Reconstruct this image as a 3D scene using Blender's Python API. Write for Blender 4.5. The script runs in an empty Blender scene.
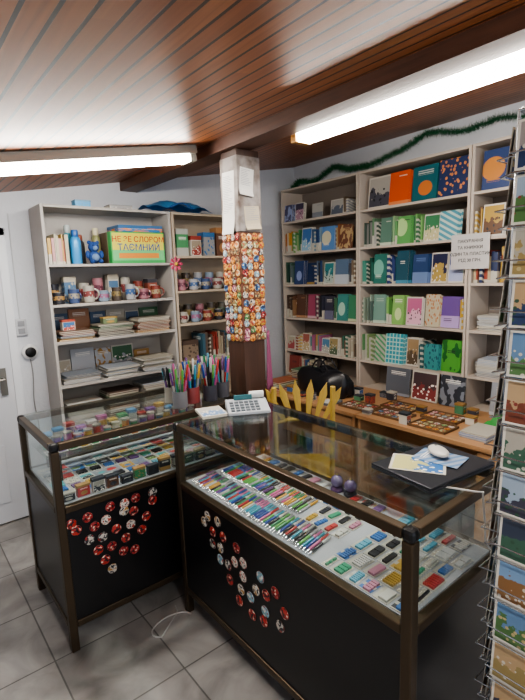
import bpy, math, random
from mathutils import Vector, Matrix
random.seed(11)
SC = bpy.context.scene
COL = SC.collection
R = random.random
U = random.uniform

# ---------------------------------------------------------------- materials
MATS = {}
def lin(c):
    return tuple((x/12.92 if x <= 0.04045 else ((x+0.055)/1.055)**2.4) for x in c)
def hexc(h):
    h = h.lstrip('#')
    return lin(tuple(int(h[i:i+2], 16)/255 for i in (0, 2, 4)))
class NT:
    def __init__(s, name):
        s.mat = bpy.data.materials.new(name); s.mat.use_nodes = True
        s.t = s.mat.node_tree; s.n = s.t.nodes; s.l = s.t.links
        s.b = s.n['Principled BSDF']; s.out = s.n['Material Output']
    def new(s, typ, **kw):
        n = s.n.new(typ)
        for k, v in kw.items():
            if k.startswith('i_'):
                n.inputs[k[2:].replace('_', ' ')].default_value = v
            else: setattr(n, k, v)
        return n
    def m(s, op, a, b=None, c=None):
        n = s.n.new('ShaderNodeMath'); n.operation = op
        for i, x in enumerate((a, b, c)):
            if x is None: continue
            if isinstance(x, (int, float)): n.inputs[i].default_value = x
            else: s.l.new(x, n.inputs[i])
        return n.outputs[0]
    def mix(s, f, a, b):
        n = s.n.new('ShaderNodeMix'); n.data_type = 'RGBA'
        for i, x in ((0, f), (6, a), (7, b)):
            if isinstance(x, (int, float)): n.inputs[i].default_value = x
            elif isinstance(x, tuple): n.inputs[i].default_value = (*x[:3], 1)
            else: s.l.new(x, n.inputs[i])
        return n.outputs[2]
    def col(s, c): s.l.new(c, s.b.inputs['Base Color'])
def mat(hexs, rough=0.5, metal=0.0, noise=0.0, emis=0.0, scale=20, coat=0.0):
    key = (hexs, rough, metal, noise, emis, scale, coat)
    if key in MATS: return MATS[key]
    t = NT('surface_' + hexs.strip('#'))
    c = hexc(hexs)
    t.b.inputs['Base Color'].default_value = (*c, 1)
    t.b.inputs['Roughness'].default_value = rough
    t.b.inputs['Metallic'].default_value = metal
    if coat: t.b.inputs['Coat Weight'].default_value = coat
    if noise:
        tc = t.new('ShaderNodeTexCoord')
        nz = t.new('ShaderNodeTexNoise', i_Scale=scale, i_Detail=4.0)
        t.l.new(tc.outputs['Object'], nz.inputs['Vector'])
        dk = tuple(x*(1-noise) for x in c)
        t.col(t.mix(nz.outputs[0], dk, tuple(min(1, x*(1+noise*.6)) for x in c)))
    MATS[key] = t.mat
    return t.mat
def cover(base, acc, style='plain', title='#f2efe6', var=0):
    key = ('cov', base, acc, style, title, var)
    if key in MATS: return MATS[key]
    t = NT('printed_cover')
    tc = t.new('ShaderNodeTexCoord')
    sp = t.new('ShaderNodeSeparateXYZ'); t.l.new(tc.outputs['Generated'], sp.inputs[0])
    x, y, z = sp.outputs
    b, a = hexc(base), hexc(acc)
    ti = hexc(title or '#f2efe6')
    m = t.m
    def box_(x0, x1, z0, z1):
        return m('MULTIPLY', m('MULTIPLY', m('GREATER_THAN', x, x0), m('LESS_THAN', x, x1)), m('MULTIPLY', m('GREATER_THAN', z, z0), m('LESS_THAN', z, z1)))
    if style == 'circle':
        dx = m('MULTIPLY', m('SUBTRACT', x, .52-.08*var), .75); dz = m('SUBTRACT', z, .36+.08*var)
        f = m('LESS_THAN', m('ADD', m('MULTIPLY', dx, dx), m('MULTIPLY', dz, dz)), .045+.02*var)
    elif style == 'stripe':
        f = m('GREATER_THAN', m('FRACT', m('MULTIPLY', m('ADD', z, m('MULTIPLY', x, .4)), 5)), .55)
    elif style == 'band':
        f = m('LESS_THAN', z, .38)
    elif style == 'grid':
        f = m('MAXIMUM', m('LESS_THAN', m('FRACT', m('MULTIPLY', x, 5)), .25), m('LESS_THAN', m('FRACT', m('MULTIPLY', z, 7)), .25))
    elif style == 'blob':
        v = t.new('ShaderNodeTexVoronoi', i_Scale=5.0+var); t.l.new(tc.outputs['Generated'], v.inputs['Vector'])
        f = m('LESS_THAN', v.outputs['Distance'], .36)
    elif style in ('wave', 'scene'):
        mp = t.new('ShaderNodeMapping'); mp.inputs['Location'].default_value = (var*3.1, var*1.3, len(MATS)*.37); t.l.new(tc.outputs['Generated'], mp.inputs[0])
        v = t.new('ShaderNodeTexNoise', i_Scale=3.2, i_Detail=1.0 if style == 'wave' else 4.0); t.l.new(mp.outputs[0], v.inputs['Vector'])
        if style == 'wave': f = m('GREATER_THAN', v.outputs[0], .52)
        else: f = m('LESS_THAN', m('ADD', z, m('MULTIPLY', m('SUBTRACT', v.outputs[0], .5), 1.4)), .5)
    else:
        f = m('MULTIPLY', m('LESS_THAN', z, .1), 1.0)
    c = t.mix(f, b, a)
    if style == 'scene':
        v2 = t.new('ShaderNodeTexVoronoi', i_Scale=7.0); t.l.new(mp.outputs[0], v2.inputs['Vector'])
        c = t.mix(m('MULTIPLY', m('LESS_THAN', v2.outputs['Distance'], .3), m('LESS_THAN', z, .6)), c, ti)
        inner = box_(.05, .95, .05, .95)
        c = t.mix(inner, hexc('#c4c0b6'), c)
    elif title and style in ('plain', 'circle', 'band', 'stripe', 'wave'):
        z0 = (.74, .6, .18, .82)[var % 4]; z1 = (.87, .7, .30, .9)[var % 4]
        x0 = (.2, .3, .15, .45)[var % 4]; x1 = (.82, .7, .6, .85)[var % 4]
        r3 = m('GREATER_THAN', m('FRACT', m('MULTIPLY', z, 16)), .45)
        c = t.mix(m('MULTIPLY', m('MULTIPLY', box_(x0, x1, z0, z1), r3), .75), c, ti)
    t.col(c)
    t.b.inputs['Roughness'].default_value = .38
    MATS[key] = t.mat
    return t.mat
def badge_face(c1, c2, c3, seed):
    t = NT('badge_print')
    tc = t.new('ShaderNodeTexCoord')
    mp = t.new('ShaderNodeMapping'); mp.inputs['Location'].default_value = (seed*1.7, seed*.9, 0)
    t.l.new(tc.outputs['Generated'], mp.inputs[0])
    n = t.new('ShaderNodeTexNoise', i_Scale=2.6, i_Detail=1.0); t.l.new(mp.outputs[0], n.inputs['Vector'])
    f1 = t.m('GREATER_THAN', n.outputs[0], .57); f2 = t.m('LESS_THAN', n.outputs[0], .40)
    c = t.mix(f1, hexc(c1), hexc(c2)); c = t.mix(f2, c, hexc(c3)); t.col(c)
    t.b.inputs['Roughness'].default_value = .35
    return t.mat
def wood(name, c1, c2, axis='X', rough=.4, scale=6):
    if name in MATS: return MATS[name]
    t = NT(name)
    tc = t.new('ShaderNodeTexCoord'); mp = t.new('ShaderNodeMapping')
    s = {'X': (.6, 9, 9), 'Y': (9, .6, 9), 'Z': (9, 9, .6)}[axis]
    mp.inputs['Scale'].default_value = s; t.l.new(tc.outputs['Object'], mp.inputs[0])
    n = t.new('ShaderNodeTexNoise', i_Scale=float(scale), i_Detail=6.0, i_Distortion=.6); t.l.new(mp.outputs[0], n.inputs['Vector'])
    t.col(t.mix(n.outputs[0], hexc(c1), hexc(c2)))
    t.b.inputs['Roughness'].default_value = rough
    MATS[name] = t.mat
    return t.mat

def glass_mat():
    t = NT('thin_glass')
    t.n.remove(t.b)
    tr = t.new('ShaderNodeBsdfTransparent'); tr.inputs[0].default_value = (.96, .985, .98, 1)
    gl = t.new('ShaderNodeBsdfGlossy'); gl.inputs['Roughness'].default_value = .03; gl.inputs[0].default_value = (.9, .95, .96, 1)
    lw = t.new('ShaderNodeLayerWeight', i_Blend=.5)
    f = t.m('ADD', t.m('MULTIPLY', t.m('POWER', lw.outputs['Facing'], 3.6), .6), .035)
    mx = t.new('ShaderNodeMixShader')
    t.l.new(f, mx.inputs[0]); t.l.new(tr.outputs[0], mx.inputs[1]); t.l.new(gl.outputs[0], mx.inputs[2])
    t.l.new(mx.outputs[0], t.out.inputs[0])
    return t.mat
GLASS = glass_mat()
def plaster(name, c, dirt='#b4b7bc'):
    t = NT(name)
    tc = t.new('ShaderNodeTexCoord')
    n = t.new('ShaderNodeTexNoise', i_Scale=1.6, i_Detail=8.0, i_Roughness=.65); t.l.new(tc.outputs['Object'], n.inputs['Vector'])
    n2 = t.new('ShaderNodeTexNoise', i_Scale=45.0, i_Detail=4.0); t.l.new(tc.outputs['Object'], n2.inputs['Vector'])
    t.col(t.mix(t.m('MULTIPLY', n.outputs[0], .8), hexc(c), hexc(dirt)))
    bp = t.new('ShaderNodeBump', i_Strength=.25, i_Distance=.01); t.l.new(n2.outputs[0], bp.inputs['Height']); t.l.new(bp.outputs[0], t.b.inputs['Normal'])
    t.b.inputs['Roughness'].default_value = .8
    return t.mat
def floor_mat():
    t = NT('stone_floor_tiles')
    tc = t.new('ShaderNodeTexCoord')
    mp = t.new('ShaderNodeMapping'); mp.inputs['Location'].default_value = (.02, .05, 0); t.l.new(tc.outputs['Object'], mp.inputs[0])
    br = t.new('ShaderNodeTexBrick', offset=0.0, i_Scale=1.0)
    br.inputs['Mortar Size'].default_value = .004; br.inputs['Mortar Smooth'].default_value = .3
    br.inputs['Brick Width'].default_value = .40; br.inputs['Row Height'].default_value = .40
    br.inputs['Color1'].default_value = (.25, .243, .235, 1); br.inputs['Color2'].default_value = (.33, .322, .31, 1); br.inputs['Mortar'].default_value = (.12, .117, .112, 1)
    t.l.new(mp.outputs[0], br.inputs['Vector'])
    n = t.new('ShaderNodeTexNoise', i_Scale=4.0, i_Detail=9.0, i_Distortion=1.2); t.l.new(tc.outputs['Object'], n.inputs['Vector'])
    f = t.m('ADD', t.m('MULTIPLY', n.outputs[0], 1.7), .12)
    mx = t.new('ShaderNodeVectorMath', operation='SCALE'); t.l.new(br.outputs[0], mx.inputs[0]); t.l.new(f, mx.inputs['Scale'])
    t.l.new(mx.outputs[0], t.b.inputs['Base Color'])
    bp = t.new('ShaderNodeBump', i_Strength=.4, i_Distance=.004); t.l.new(t.m('SUBTRACT', 1.0, br.outputs['Fac']), bp.inputs['Height']); t.l.new(bp.outputs[0], t.b.inputs['Normal'])
    t.b.inputs['Roughness'].default_value = .38
    return t.mat
def plank_mat():
    t = NT('varnished_ceiling_planks')
    tc = t.new('ShaderNodeTexCoord'); sp = t.new('ShaderNodeSeparateXYZ'); t.l.new(tc.outputs['Object'], sp.inputs[0])
    xs = t.m('DIVIDE', sp.outputs[0], .066)
    idx = t.m('FLOOR', xs); fr = t.m('FRACT', xs)
    wn0 = t.new('ShaderNodeTexWhiteNoise', noise_dimensions='1D'); t.l.new(idx, wn0.inputs['W'])
    ys = t.m('ADD', t.m('DIVIDE', sp.outputs[1], 1.9), t.m('MULTIPLY', wn0.outputs[0], 7.0))
    seg = t.m('FLOOR', ys)
    wn = t.new('ShaderNodeTexWhiteNoise', noise_dimensions='1D'); t.l.new(t.m('ADD', t.m('MULTIPLY', idx, 3.17), t.m('MULTIPLY', seg, 1.31)), wn.inputs['W'])
    mp = t.new('ShaderNodeMapping'); mp.inputs['Scale'].default_value = (28, 1.6, 28); t.l.new(tc.outputs['Object'], mp.inputs[0])
    n = t.new('ShaderNodeTexNoise', i_Scale=1.5, i_Detail=6.0, i_Distortion=.8); t.l.new(mp.outputs[0], n.inputs['Vector'])
    c = t.mix(n.outputs[0], hexc('#683719'), hexc('#b87444'))
    c = t.mix(t.m('MULTIPLY', wn.outputs[0], .6), c, hexc('#7a4228'))
    groove = t.m('MAXIMUM', t.m('LESS_THAN', fr, .10), t.m('GREATER_THAN', fr, .94))
    c = t.mix(groove, c, hexc('#1a0c07'))
    t.col(c)
    h = t.m('SUBTRACT', 1.0, groove)
    bp = t.new('ShaderNodeBump', i_Strength=.6, i_Distance=.006); t.l.new(h, bp.inputs['Height']); t.l.new(bp.outputs[0], t.b.inputs['Normal'])
    t.b.inputs['Roughness'].default_value = .42
    return t.mat

# ---------------------------------------------------------------- mesh builder
class MB:
    def __init__(s): s.v = []; s.f = []; s.mi = []; s.m = Matrix()
    def add(s, vs, fs, mi=0):
        o = len(s.v)
        s.v += [tuple(s.m @ Vector(v)) for v in vs]
        s.f += [tuple(i+o for i in f) for f in fs]
        s.mi += ([mi]*len(fs) if isinstance(mi, int) else mi)
        return s
    def box(s, x0, x1, y0, y1, z0, z1, mi=0):
        vs = [(x, y, z) for x in (x0, x1) for y in (y0, y1) for z in (z0, z1)]
        fs = [(0, 1, 3, 2), (4, 6, 7, 5), (0, 4, 5, 1), (2, 3, 7, 6), (0, 2, 6, 4), (1, 5, 7, 3)]
        return s.add(vs, fs, mi)
    def lathe(s, prof, seg=16, mi=0, c=(0, 0, 0)):
        vs = []; fs = []; mm = []
        for r, z in prof:
            for k in range(seg):
                a = 2*math.pi*k/seg
                vs.append((c[0]+r*math.cos(a), c[1]+r*math.sin(a), c[2]+z))
        for i in range(len(prof)-1):
            for k in range(seg):
                k2 = (k+1) % seg
                fs.append((i*seg+k, i*seg+k2, (i+1)*seg+k2, (i+1)*seg+k))
                mm.append(mi if isinstance(mi, int) else mi[i])
        fs.append(tuple(range(seg))[::-1]); mm.append(mm[0])
        fs.append(tuple(range((len(prof)-1)*seg, len(prof)*seg))); mm.append(mm[-2])
        return s.add(vs, fs, mm)
    def tube(s, pts, r, seg=8, mi=0):
        pts = [Vector(p) for p in pts]
        vs = []; fs = []
        for i, p in enumerate(pts):
            d = (pts[min(i+1, len(pts)-1)] - pts[max(i-1, 0)]).normalized()
            up = Vector((0, 0, 1)) if abs(d.z) < .9 else Vector((1, 0, 0))
            a = d.cross(up).normalized(); b = d.cross(a).normalized()
            rr = r if isinstance(r, (int, float)) else r[i]
            for k in range(seg):
                t = 2*math.pi*k/seg
                vs.append(tuple(p + a*math.cos(t)*rr + b*math.sin(t)*rr))
        for i in range(len(pts)-1):
            for k in range(seg):
                k2 = (k+1) % seg
                fs.append((i*seg+k, (i+1)*seg+k, (i+1)*seg+k2, i*seg+k2))
        fs.append(tuple(range(seg))); fs.append(tuple(range((len(pts)-1)*seg, len(pts)*seg))[::-1])
        return s.add(vs, fs, mi)
    def ball(s, c, r, mi=0, seg=12, rings=8, sc=(1, 1, 1)):
        prof = []
        om = s.m.copy()
        s.m = om @ Matrix.Translation(c) @ Matrix.Diagonal((*sc, 1))
        for i in range(rings+1):
            a = -math.pi/2 + math.pi*i/rings
            prof.append((max(1e-4, r*math.cos(a)), r*math.sin(a)))
        s.lathe(prof, seg, mi); s.m = om
        return s
    def mesh(s, name, mats, smooth=False):
        me = bpy.data.meshes.new(name)
        me.from_pydata(s.v, [], s.f); 
        for m_ in mats: me.materials.append(m_)
        me.polygons.foreach_set('material_index', s.mi)
        if smooth:
            me.polygons.foreach_set('use_smooth', [True]*len(s.f))
            me.set_sharp_from_angle(angle=math.radians(38))
        me.update()
        return me
    def obj(s, name, mats, parent=None, smooth=False, bevel=0, mw=None):
        me = s.mesh(name, mats, smooth)
        return link(name, me, parent, bevel, mw)
def link(name, me, parent=None, bevel=0, mw=None):
    ob = bpy.data.objects.new(name, me); COL.objects.link(ob)
    if parent: ob.parent = parent
    if mw is not None: ob.matrix_local = mw
    if bevel:
        b = ob.modifiers.new('bevel', 'BEVEL'); b.width = bevel; b.segments = 2; b.limit_method = 'ANGLE'
    return ob
def tag(ob, label, cat, group=None, kind=None):
    ob['label'] = label; ob['category'] = cat
    if group: ob['group'] = group
    if kind: ob['kind'] = kind
    return ob
def empty(name, loc, label, cat, rz=0, group=None):
    e = bpy.data.objects.new(name, None); e.empty_display_size = .05; COL.objects.link(e)
    e.location = loc; e.rotation_euler[2] = rz
    return tag(e, label, cat, group)
T = Matrix.Translation
def RZ(a): return Matrix.Rotation(a, 4, 'Z')
def RX(a): return Matrix.Rotation(a, 4, 'X')
def RY(a): return Matrix.Rotation(a, 4, 'Y')
def text(body, size, m4, mt, parent=None, name='printed_word'):
    ms = []
    for wd in body.split():
        cu = bpy.data.curves.new(name, 'FONT'); cu.body = wd; cu.size = size; cu.align_x = 'LEFT'; cu.align_y = 'BOTTOM_BASELINE'; cu.extrude = .0003
        cu.offset = size*.012
        o = bpy.data.objects.new('tmp', cu); COL.objects.link(o)
        bpy.context.view_layer.update()
        me = bpy.data.meshes.new_from_object(o)
        bpy.data.objects.remove(o)
        me.materials.clear(); me.materials.append(mt)
        wdt = max(v.co.x for v in me.vertices)
        ms.append((me, wdt))
    tot = sum(w for _, w in ms)+size*.3*(len(ms)-1)
    x = -tot/2
    for me, wdt in ms:
        link(name, me, parent, 0, m4 @ T((x, -size*.35, 0)))
        x += wdt+size*.3

# ---------------------------------------------------------------- room
XL, XR, YB, YF = -1.3, 3.23, -1.6, 3.42
SL = .17
def ch(x): return 2.17 + SL*(x-.67)
wallm = plaster('painted_white_plaster', '#dadde3')
o = MB().box(XL, XR, YB, YF, -.1, 0).obj('floor', [floor_mat()]); tag(o, 'grey mottled stone tile floor', 'floor', kind='structure')
o = MB().add([(XL-.1, YB, ch(XL-.1)), (XR+.1, YB, ch(XR+.1)), (XR+.1, YF+.1, ch(XR+.1)), (XL-.1, YF+.1, ch(XL-.1)),
              (XL-.1, YB, ch(XL-.1)+.06), (XR+.1, YB, ch(XR+.1)+.06), (XR+.1, YF+.1, ch(XR+.1)+.06), (XL-.1, YF+.1, ch(XL-.1)+.06)],
             [(0, 3, 2, 1), (4, 5, 6, 7), (0, 1, 5, 4), (1, 2, 6, 5), (2, 3, 7, 6), (3, 0, 4, 7)]).obj('ceiling', [plank_mat()])
tag(o, 'sloping ceiling of varnished brown tongue and groove planks', 'ceiling', kind='structure')
def slopewall(name, x0, x1, y0, y1):
    vs = [(x0, y0, 0), (x1, y0, 0), (x1, y1, 0), (x0, y1, 0), (x0, y0, ch(x0)), (x1, y0, ch(x1)), (x1, y1, ch(x1)), (x0, y1, ch(x0))]
    o = MB().add(vs, [(0, 3, 2, 1), (4, 5, 6, 7), (0, 1, 5, 4), (1, 2, 6, 5), (2, 3, 7, 6), (3, 0, 4, 7)]).obj(name, [wallm])
    tag(o, 'rough white painted plaster wall', 'wall', kind='structure')
slopewall('wall_back', XL, XR, YF, YF+.1)
slopewall('wall_right', XR, XR+.1, YB, YF+.1)
slopewall('wall_left', XL-.1, XL, YB, YF+.1)
o = MB().box(.66, XR-.002, YF-.012, YF-.001, 0, .06).obj('baseboard_back', [mat('#3a3532', .6)]); tag(o, 'dark skirting along the white wall', 'baseboard', kind='structure')
dk = wood('dark_beam_wood', '#33201a', '#64402e', 'Y', .5)
BX0, BX1, BZ = 1.47, 1.60, 2.245
o = MB().add([(BX0, YB, BZ), (BX1, YB, BZ), (BX1, YF, BZ), (BX0, YF, BZ), (BX0, YB, ch(BX0)), (BX1, YB, ch(BX1)), (BX1, YF, ch(BX1)), (BX0, YF, ch(BX0))],
             [(0, 3, 2, 1), (4, 5, 6, 7), (0, 1, 5, 4), (1, 2, 6, 5), (2, 3, 7, 6), (3, 0, 4, 7)]).obj('trim_1', [dk])
tag(o, 'dark brown wooden ceiling beam', 'beam', kind='structure')
dm = mat('#c4c7cd', .5, noise=.12, scale=4)
d = empty('door_1', (.24, YF-.02, 0), 'white painted door with a metal handle', 'door'); d['kind'] = 'structure'
b = MB().box(-.42, .37, -.025, .015, .01, 1.9)
for z0, z1 in ((.15, .55), (.65, 1.02), (1.12, 1.78)):
    b.box(-.32, .27, -.032, -.025, z0, z1)
b.obj('door_leaf', [dm], d, bevel=.004)
b = MB().box(.37, .42, -.03, .018, 0, 1.95).box(-.47, -.42, -.03, .018, 0, 1.95).box(-.47, .42, -.03, .018, 1.9, 1.95)
b.obj('door_frame', [mat('#d0d3d8', .5)], d, bevel=.003)
b = MB().box(.29, .33, -.04, -.032, .88, 1.06).tube([(.31, -.038, .99), (.31, -.08, .99), (.2, -.085, .985)], .009)
b.obj('handle', [mat('#8d8a83', .35, .8)], d, smooth=True)

e = empty('wall_telephone', (.735, YF, 1.14), 'small black and white wall telephone on the white wall', 'telephone')
MB().lathe([(.045, 0), (.05, .006), (.05, .022), (.042, .028)], 24, 0).obj('body', [mat('#d8d9da', .4)], e, smooth=True, mw=T((0, -.001, 0)) @ RX(math.pi/2))
MB().lathe([(.03, 0), (.034, .004), (.034, .014), (.028, .018)], 24, 0).obj('receiver', [mat('#141416', .3)], e, smooth=True, mw=T((0, -.029, 0)) @ RX(math.pi/2))
MB().tube([(.006*math.sin(i*.8), -.006, -.045-.05*i) for i in range(12)], .004, 6).obj('cord', [mat('#8a8a8a', .5)], e, smooth=True)
e = empty('electrical_box', (.70, YF, 1.31), 'small white electrical box with switches on the wall', 'switch')
MB().box(-.035, .035, -.022, -.001, -.055, .055).obj('plate', [mat('#b9bbc0', .4)], e, bevel=.003)
for z in (-.025, .025):
    MB().box(-.02, .02, -.028, -.0225, z-.018, z+.018).obj('rocker', [mat('#8e9094', .3)], e, bevel=.002)
MB().tube([(0, -.006, .055+.04*i) for i in range(18)], .005, 6).obj('conduit', [mat('#c4c6ca', .5)], e, smooth=True)

# ---------------------------------------------------------------- column
cm = wood('dark_column_wood', '#2a1c16', '#54382a', 'Z', .5)
CX, CY, CH = 1.575, 2.085, .073
col_e = MB().box(CX-CH, CX+CH, CY-CH, CY+CH, 0, BZ-.001).obj('column', [cm], bevel=.004)
tag(col_e, 'square wooden column holding up the ceiling beam', 'column', kind='structure')
def paper_mat():
    t = NT('stained_paper')
    tc = t.new('ShaderNodeTexCoord')
    n = t.new('ShaderNodeTexNoise', i_Scale=11.0, i_Detail=6.0); t.l.new(tc.outputs['Object'], n.inputs['Vector'])
    f = t.m('MULTIPLY', t.m('SUBTRACT', n.outputs[0], .42), 4.0); f = t.m('MINIMUM', t.m('MAXIMUM', f, 0.0), 1.0)
    t.col(t.mix(f, hexc('#88827e'), hexc('#54463e'))); t.b.inputs['Roughness'].default_value = .8
    return t.mat
pm = paper_mat()
b = MB().box(CX-CH-.005, CX-CH-.0005, CY-CH-.005, CY+CH, 1.83, 2.21).box(CX-CH-.0005, CX+CH, CY-CH-.005, CY-CH-.0005, 1.83, 2.21)
wrap = b.obj('paper_wrap', [pm]); tag(wrap, 'stained grey paper wrapped round the upper wooden column', 'paper')
def note(M, w, h, n, label, c='#c4c2bd'):
    # slightly curled sheet
    N = 8; vs = []; fs = []
    for i in range(N+1):
        z = -h/2+h*i/N
        cur = -.012*max(0, (.3-i/N)/.3)**2
        for sx in (-1, 1):
            vs.append((sx*w/2, cur-.0006, z))
    for i in range(N):
        fs.append((2*i, 2*i+1, 2*i+3, 2*i+2))
    sh = MB().add(vs, fs).obj('notice_sheet', [mat(c, .7)], mw=M)
    md = sh.modifiers.new('t', 'SOLIDIFY'); md.thickness = .0006
    tag(sh, label, 'notice')
    for i in range(n):
        ww = U(.2, .42)*w
        zz = h*.42-i*h*.6/n
        MB().box(-w*.42, -w*.42+2*ww, -.0022, -.0017, zz, zz+h*.16/n).obj('print_line', [mat('#8a8c92', .8)], sh)
note(T((CX-CH-.0055, CY+.006, 1.98)) @ RZ(-math.pi/2) @ RY(.03), .105, .32, 22, 'white sheet with tiny rows of print taped on the column')
note(T((CX-.02, CY-CH-.0055, 2.08)) @ RY(.1), .09, .14, 10, 'slightly tilted white printed note taped on the column')
note(T((CX+.012, CY-CH-.0055, 1.90)) @ RY(-.08), .10, .12, 7, 'small cream note taped on the column above the badges', '#b0a48e')
BF = [badge_face(*c, i) for i, c in enumerate([
    ('#a8322b', '#d3cab9', '#1f1d22'), ('#c9c4ba', '#a33b2f', '#3a3a44'), ('#2b2d33', '#b8b4ab', '#98332c'), ('#b8702c', '#d4b36a', '#5b2a1c'),
    ('#b9923a', '#993a2c', '#3b2a20'), ('#6f99a8', '#cfcabd', '#933a2c'), ('#952a2a', '#101014', '#c8bcab'), ('#c07a3c', '#cfc2a4', '#70301f'),
    ('#7a7f52', '#d0c3a0', '#a0432c'), ('#c4c0b8', '#26262c', '#a9814a'), ('#98402c', '#c09050', '#c8bca0'),
    ('#3a6a9a', '#c8b890', '#22304a'), ('#3f7a4a', '#c8c090', '#6a3a2a'), ('#a86078', '#d8c8b8', '#4a2a3a'), ('#4a4038', '#b8a070', '#8a5a3a')])]
rimm = mat('#6f5a50', .4, .4)
BM = {}
def badge_mesh(r, k):
    key = (r, k)
    if key not in BM:
        b = MB().lathe([(r*.96, 0), (r, .0012), (r, .0026), (r*.95, .0040), (r*.6, .0058), (.0008, .0066)], 20, [0, 0, 1, 1, 1])
        BM[key] = b.mesh('badge', [rimm, BF[k]], True)
    return BM[key]
def badge(loc, face, r, k, label, group):
    rot = RY(-math.pi/2) if face == '-X' else RX(math.pi/2)
    o = link('badge', badge_mesh(r, k), None, 0, T(loc) @ rot @ RZ(U(0, 6)))
    return tag(o, label, 'badge', group)
sm = mat('#6b4332', .9, noise=.3)
s1 = MB().box(CX-CH-.005, CX-CH-.0003, CY-CH-.005, CY+CH+.006, 1.24, 1.822).obj('badge_cloth', [sm]); tag(s1, 'brown cloth strip covered with round badges hanging on the column', 'cloth')
s2 = MB().box(CX-CH, CX+CH+.006, CY-CH-.005, CY-CH-.0003, 1.24, 1.822).obj('badge_cloth', [sm]); tag(s2, 'brown cloth strip covered with round badges hanging on the column', 'cloth')
KS = [3, 4, 7, 0, 8, 5, 10, 3, 4, 10, 6, 2, 1, 8, 9, 11, 12, 13, 14, 14, 5, 9]
for i in range(15):
    for j in range(4):
        z = 1.80 - i*.0385
        badge((CX-CH-.0052, CY-CH+.014+j*.0385+(i % 2)*.006, z+U(-.004, .004)), '-X', .0192, random.choice(KS), 'small round printed badge pinned to the cloth on the column', 'badges on the column')
        badge((CX-CH+.018+j*.0385+(i % 2)*.004, CY-CH-.0052, z+U(-.004, .004)), '-Y', .0192, random.choice(KS), 'small round printed badge pinned to the cloth on the column', 'badges on the column')

# ---------------------------------------------------------------- fluorescent lamps
def emit(name, c, s):
    t = NT(name); t.b.inputs['Base Color'].default_value = (.8, .8, .8, 1)
    t.b.inputs['Emission Color'].default_value = (*c, 1); t.b.inputs['Emission Strength'].default_value = s
    return t.mat
diff_m = emit('glowing_diffuser', (1.0, .95, .87), 66.0)
def lamp(loc, L, ang, slope, label, capm, hw=.055, hh=.06, ht=.03):
    e = empty('fluorescent_lamp', loc, label, 'lamp')
    e.matrix_local = T(loc) @ RZ(ang) @ RY(-slope)
    MB().box(-L/2, L/2, -hw-.012, hw+.012, -ht, -.001).obj('housing', [capm], e, bevel=.004)
    q = ht+.001
    prof = [(-hw, -q), (-hw, -q-hh*.6), (-hw*.75, -q-hh), (hw*.75, -q-hh), (hw, -q-hh*.6), (hw, -q)]
    b = MB(); x0, x1 = -L/2+.045, L/2-.045
    vs = [(x0, y, z) for y, z in prof]+[(x1, y, z) for y, z in prof]
    b.add(vs, [(i, i+1, i+7, i+6) for i in range(5)]+[(0, 6, 11, 5)]+[(5, 4, 3, 2, 1, 0), (6, 7, 8, 9, 10, 11)])
    b.obj('diffuser', [diff_m], e)
    for x in (-L/2+.005, L/2-.043):
        MB().box(x, x+.038, -hw-.003, hw+.003, -q-.003-hh, -ht).obj('end_cap', [capm], e, bevel=.004)
    return e
capg = mat('#9a968c', .5, .2); capr = mat('#b08448', .45, .4, noise=.4)
lamp((.79, 2.27, ch(.79)), 1.22, 0, math.atan(SL), 'white fluorescent lamp glowing under the plank ceiling', capg, .045, .035, .045)
lamp((1.69, 1.13, ch(1.69)-.034), 1.25, math.pi/2, 0, 'fluorescent lamp with rusty housing beside the beam', capr, .05, .048, .034)
MB().box(-.5, .5, -.02, .02, 0, .026).obj('mounting_bar', [capr], bpy.data.objects['fluorescent_lamp.001'])
lamp((.3, -.7, ch(.3)-.016), 1.25, math.pi/2, 0, 'added unseen fluorescent fill lamp under the plank ceiling', capg)  # added fill fixture behind the camera, out of view, brightens room and ceiling

# ---------------------------------------------------------------- bookcases
creamw = mat('#b8aca0', .55, noise=.06, scale=5)
def bookcase(loc, rz, W, D, zs, top, label, m_, bm=None):
    e = empty('bookcase', loc, label, 'bookcase', rz)
    t = .018
    MB().box(0, t, 0, D, 0, top).obj('side_panel', [m_], e, bevel=.0015)
    MB().box(W-t, W, 0, D, 0, top).obj('side_panel', [m_], e, bevel=.0015)
    MB().box(t, W-t, D-.008, D, .02, top-t).obj('back_panel', [bm or m_], e)
    MB().box(t, W-t, 0, D, top-t, top).obj('top_panel', [m_], e, bevel=.0015)
    for z in zs:
        MB().box(t, W-t, .002, D-.008, z-t, z).obj('shelf', [m_], e, bevel=.0015)
    return e
ZA = [.08, .36, .64, .925, 1.215, 1.455, 1.71]
ZA2 = [.08, .36, .66, .95, 1.25, 1.50, 1.76]
ZB = [.08, .38, .66, .89, 1.195, 1.50, 1.785, 2.065]
FA = T((.82, 3.12, 0)); FA2 = T((1.715, 3.12, 0))
bookcase((.82, 3.12, 0), 0, .885, .27, ZA, 2.075, 'pale grey wooden bookcase filled with mugs, folders and boxes', mat('#a8a39e', .55, noise=.08, scale=5))
bookcase((1.715, 3.12, 0), 0, .80, .27, ZA2, 2.075, 'pale wooden bookcase with mugs, boxes and small gifts', mat('#b0a08c', .55, noise=.08, scale=5))
FB = []
for i, y in enumerate((3.30, 2.405, 1.51)):
    bookcase((2.95, y, 0), -math.pi/2, .89, .265, ZB, 2.35, 'tall cream bookcase filled with notebooks and books', creamw, mat('#7a7068', .7))
    FB.append(T((2.95, y, 0)) @ RZ(-math.pi/2))

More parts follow.
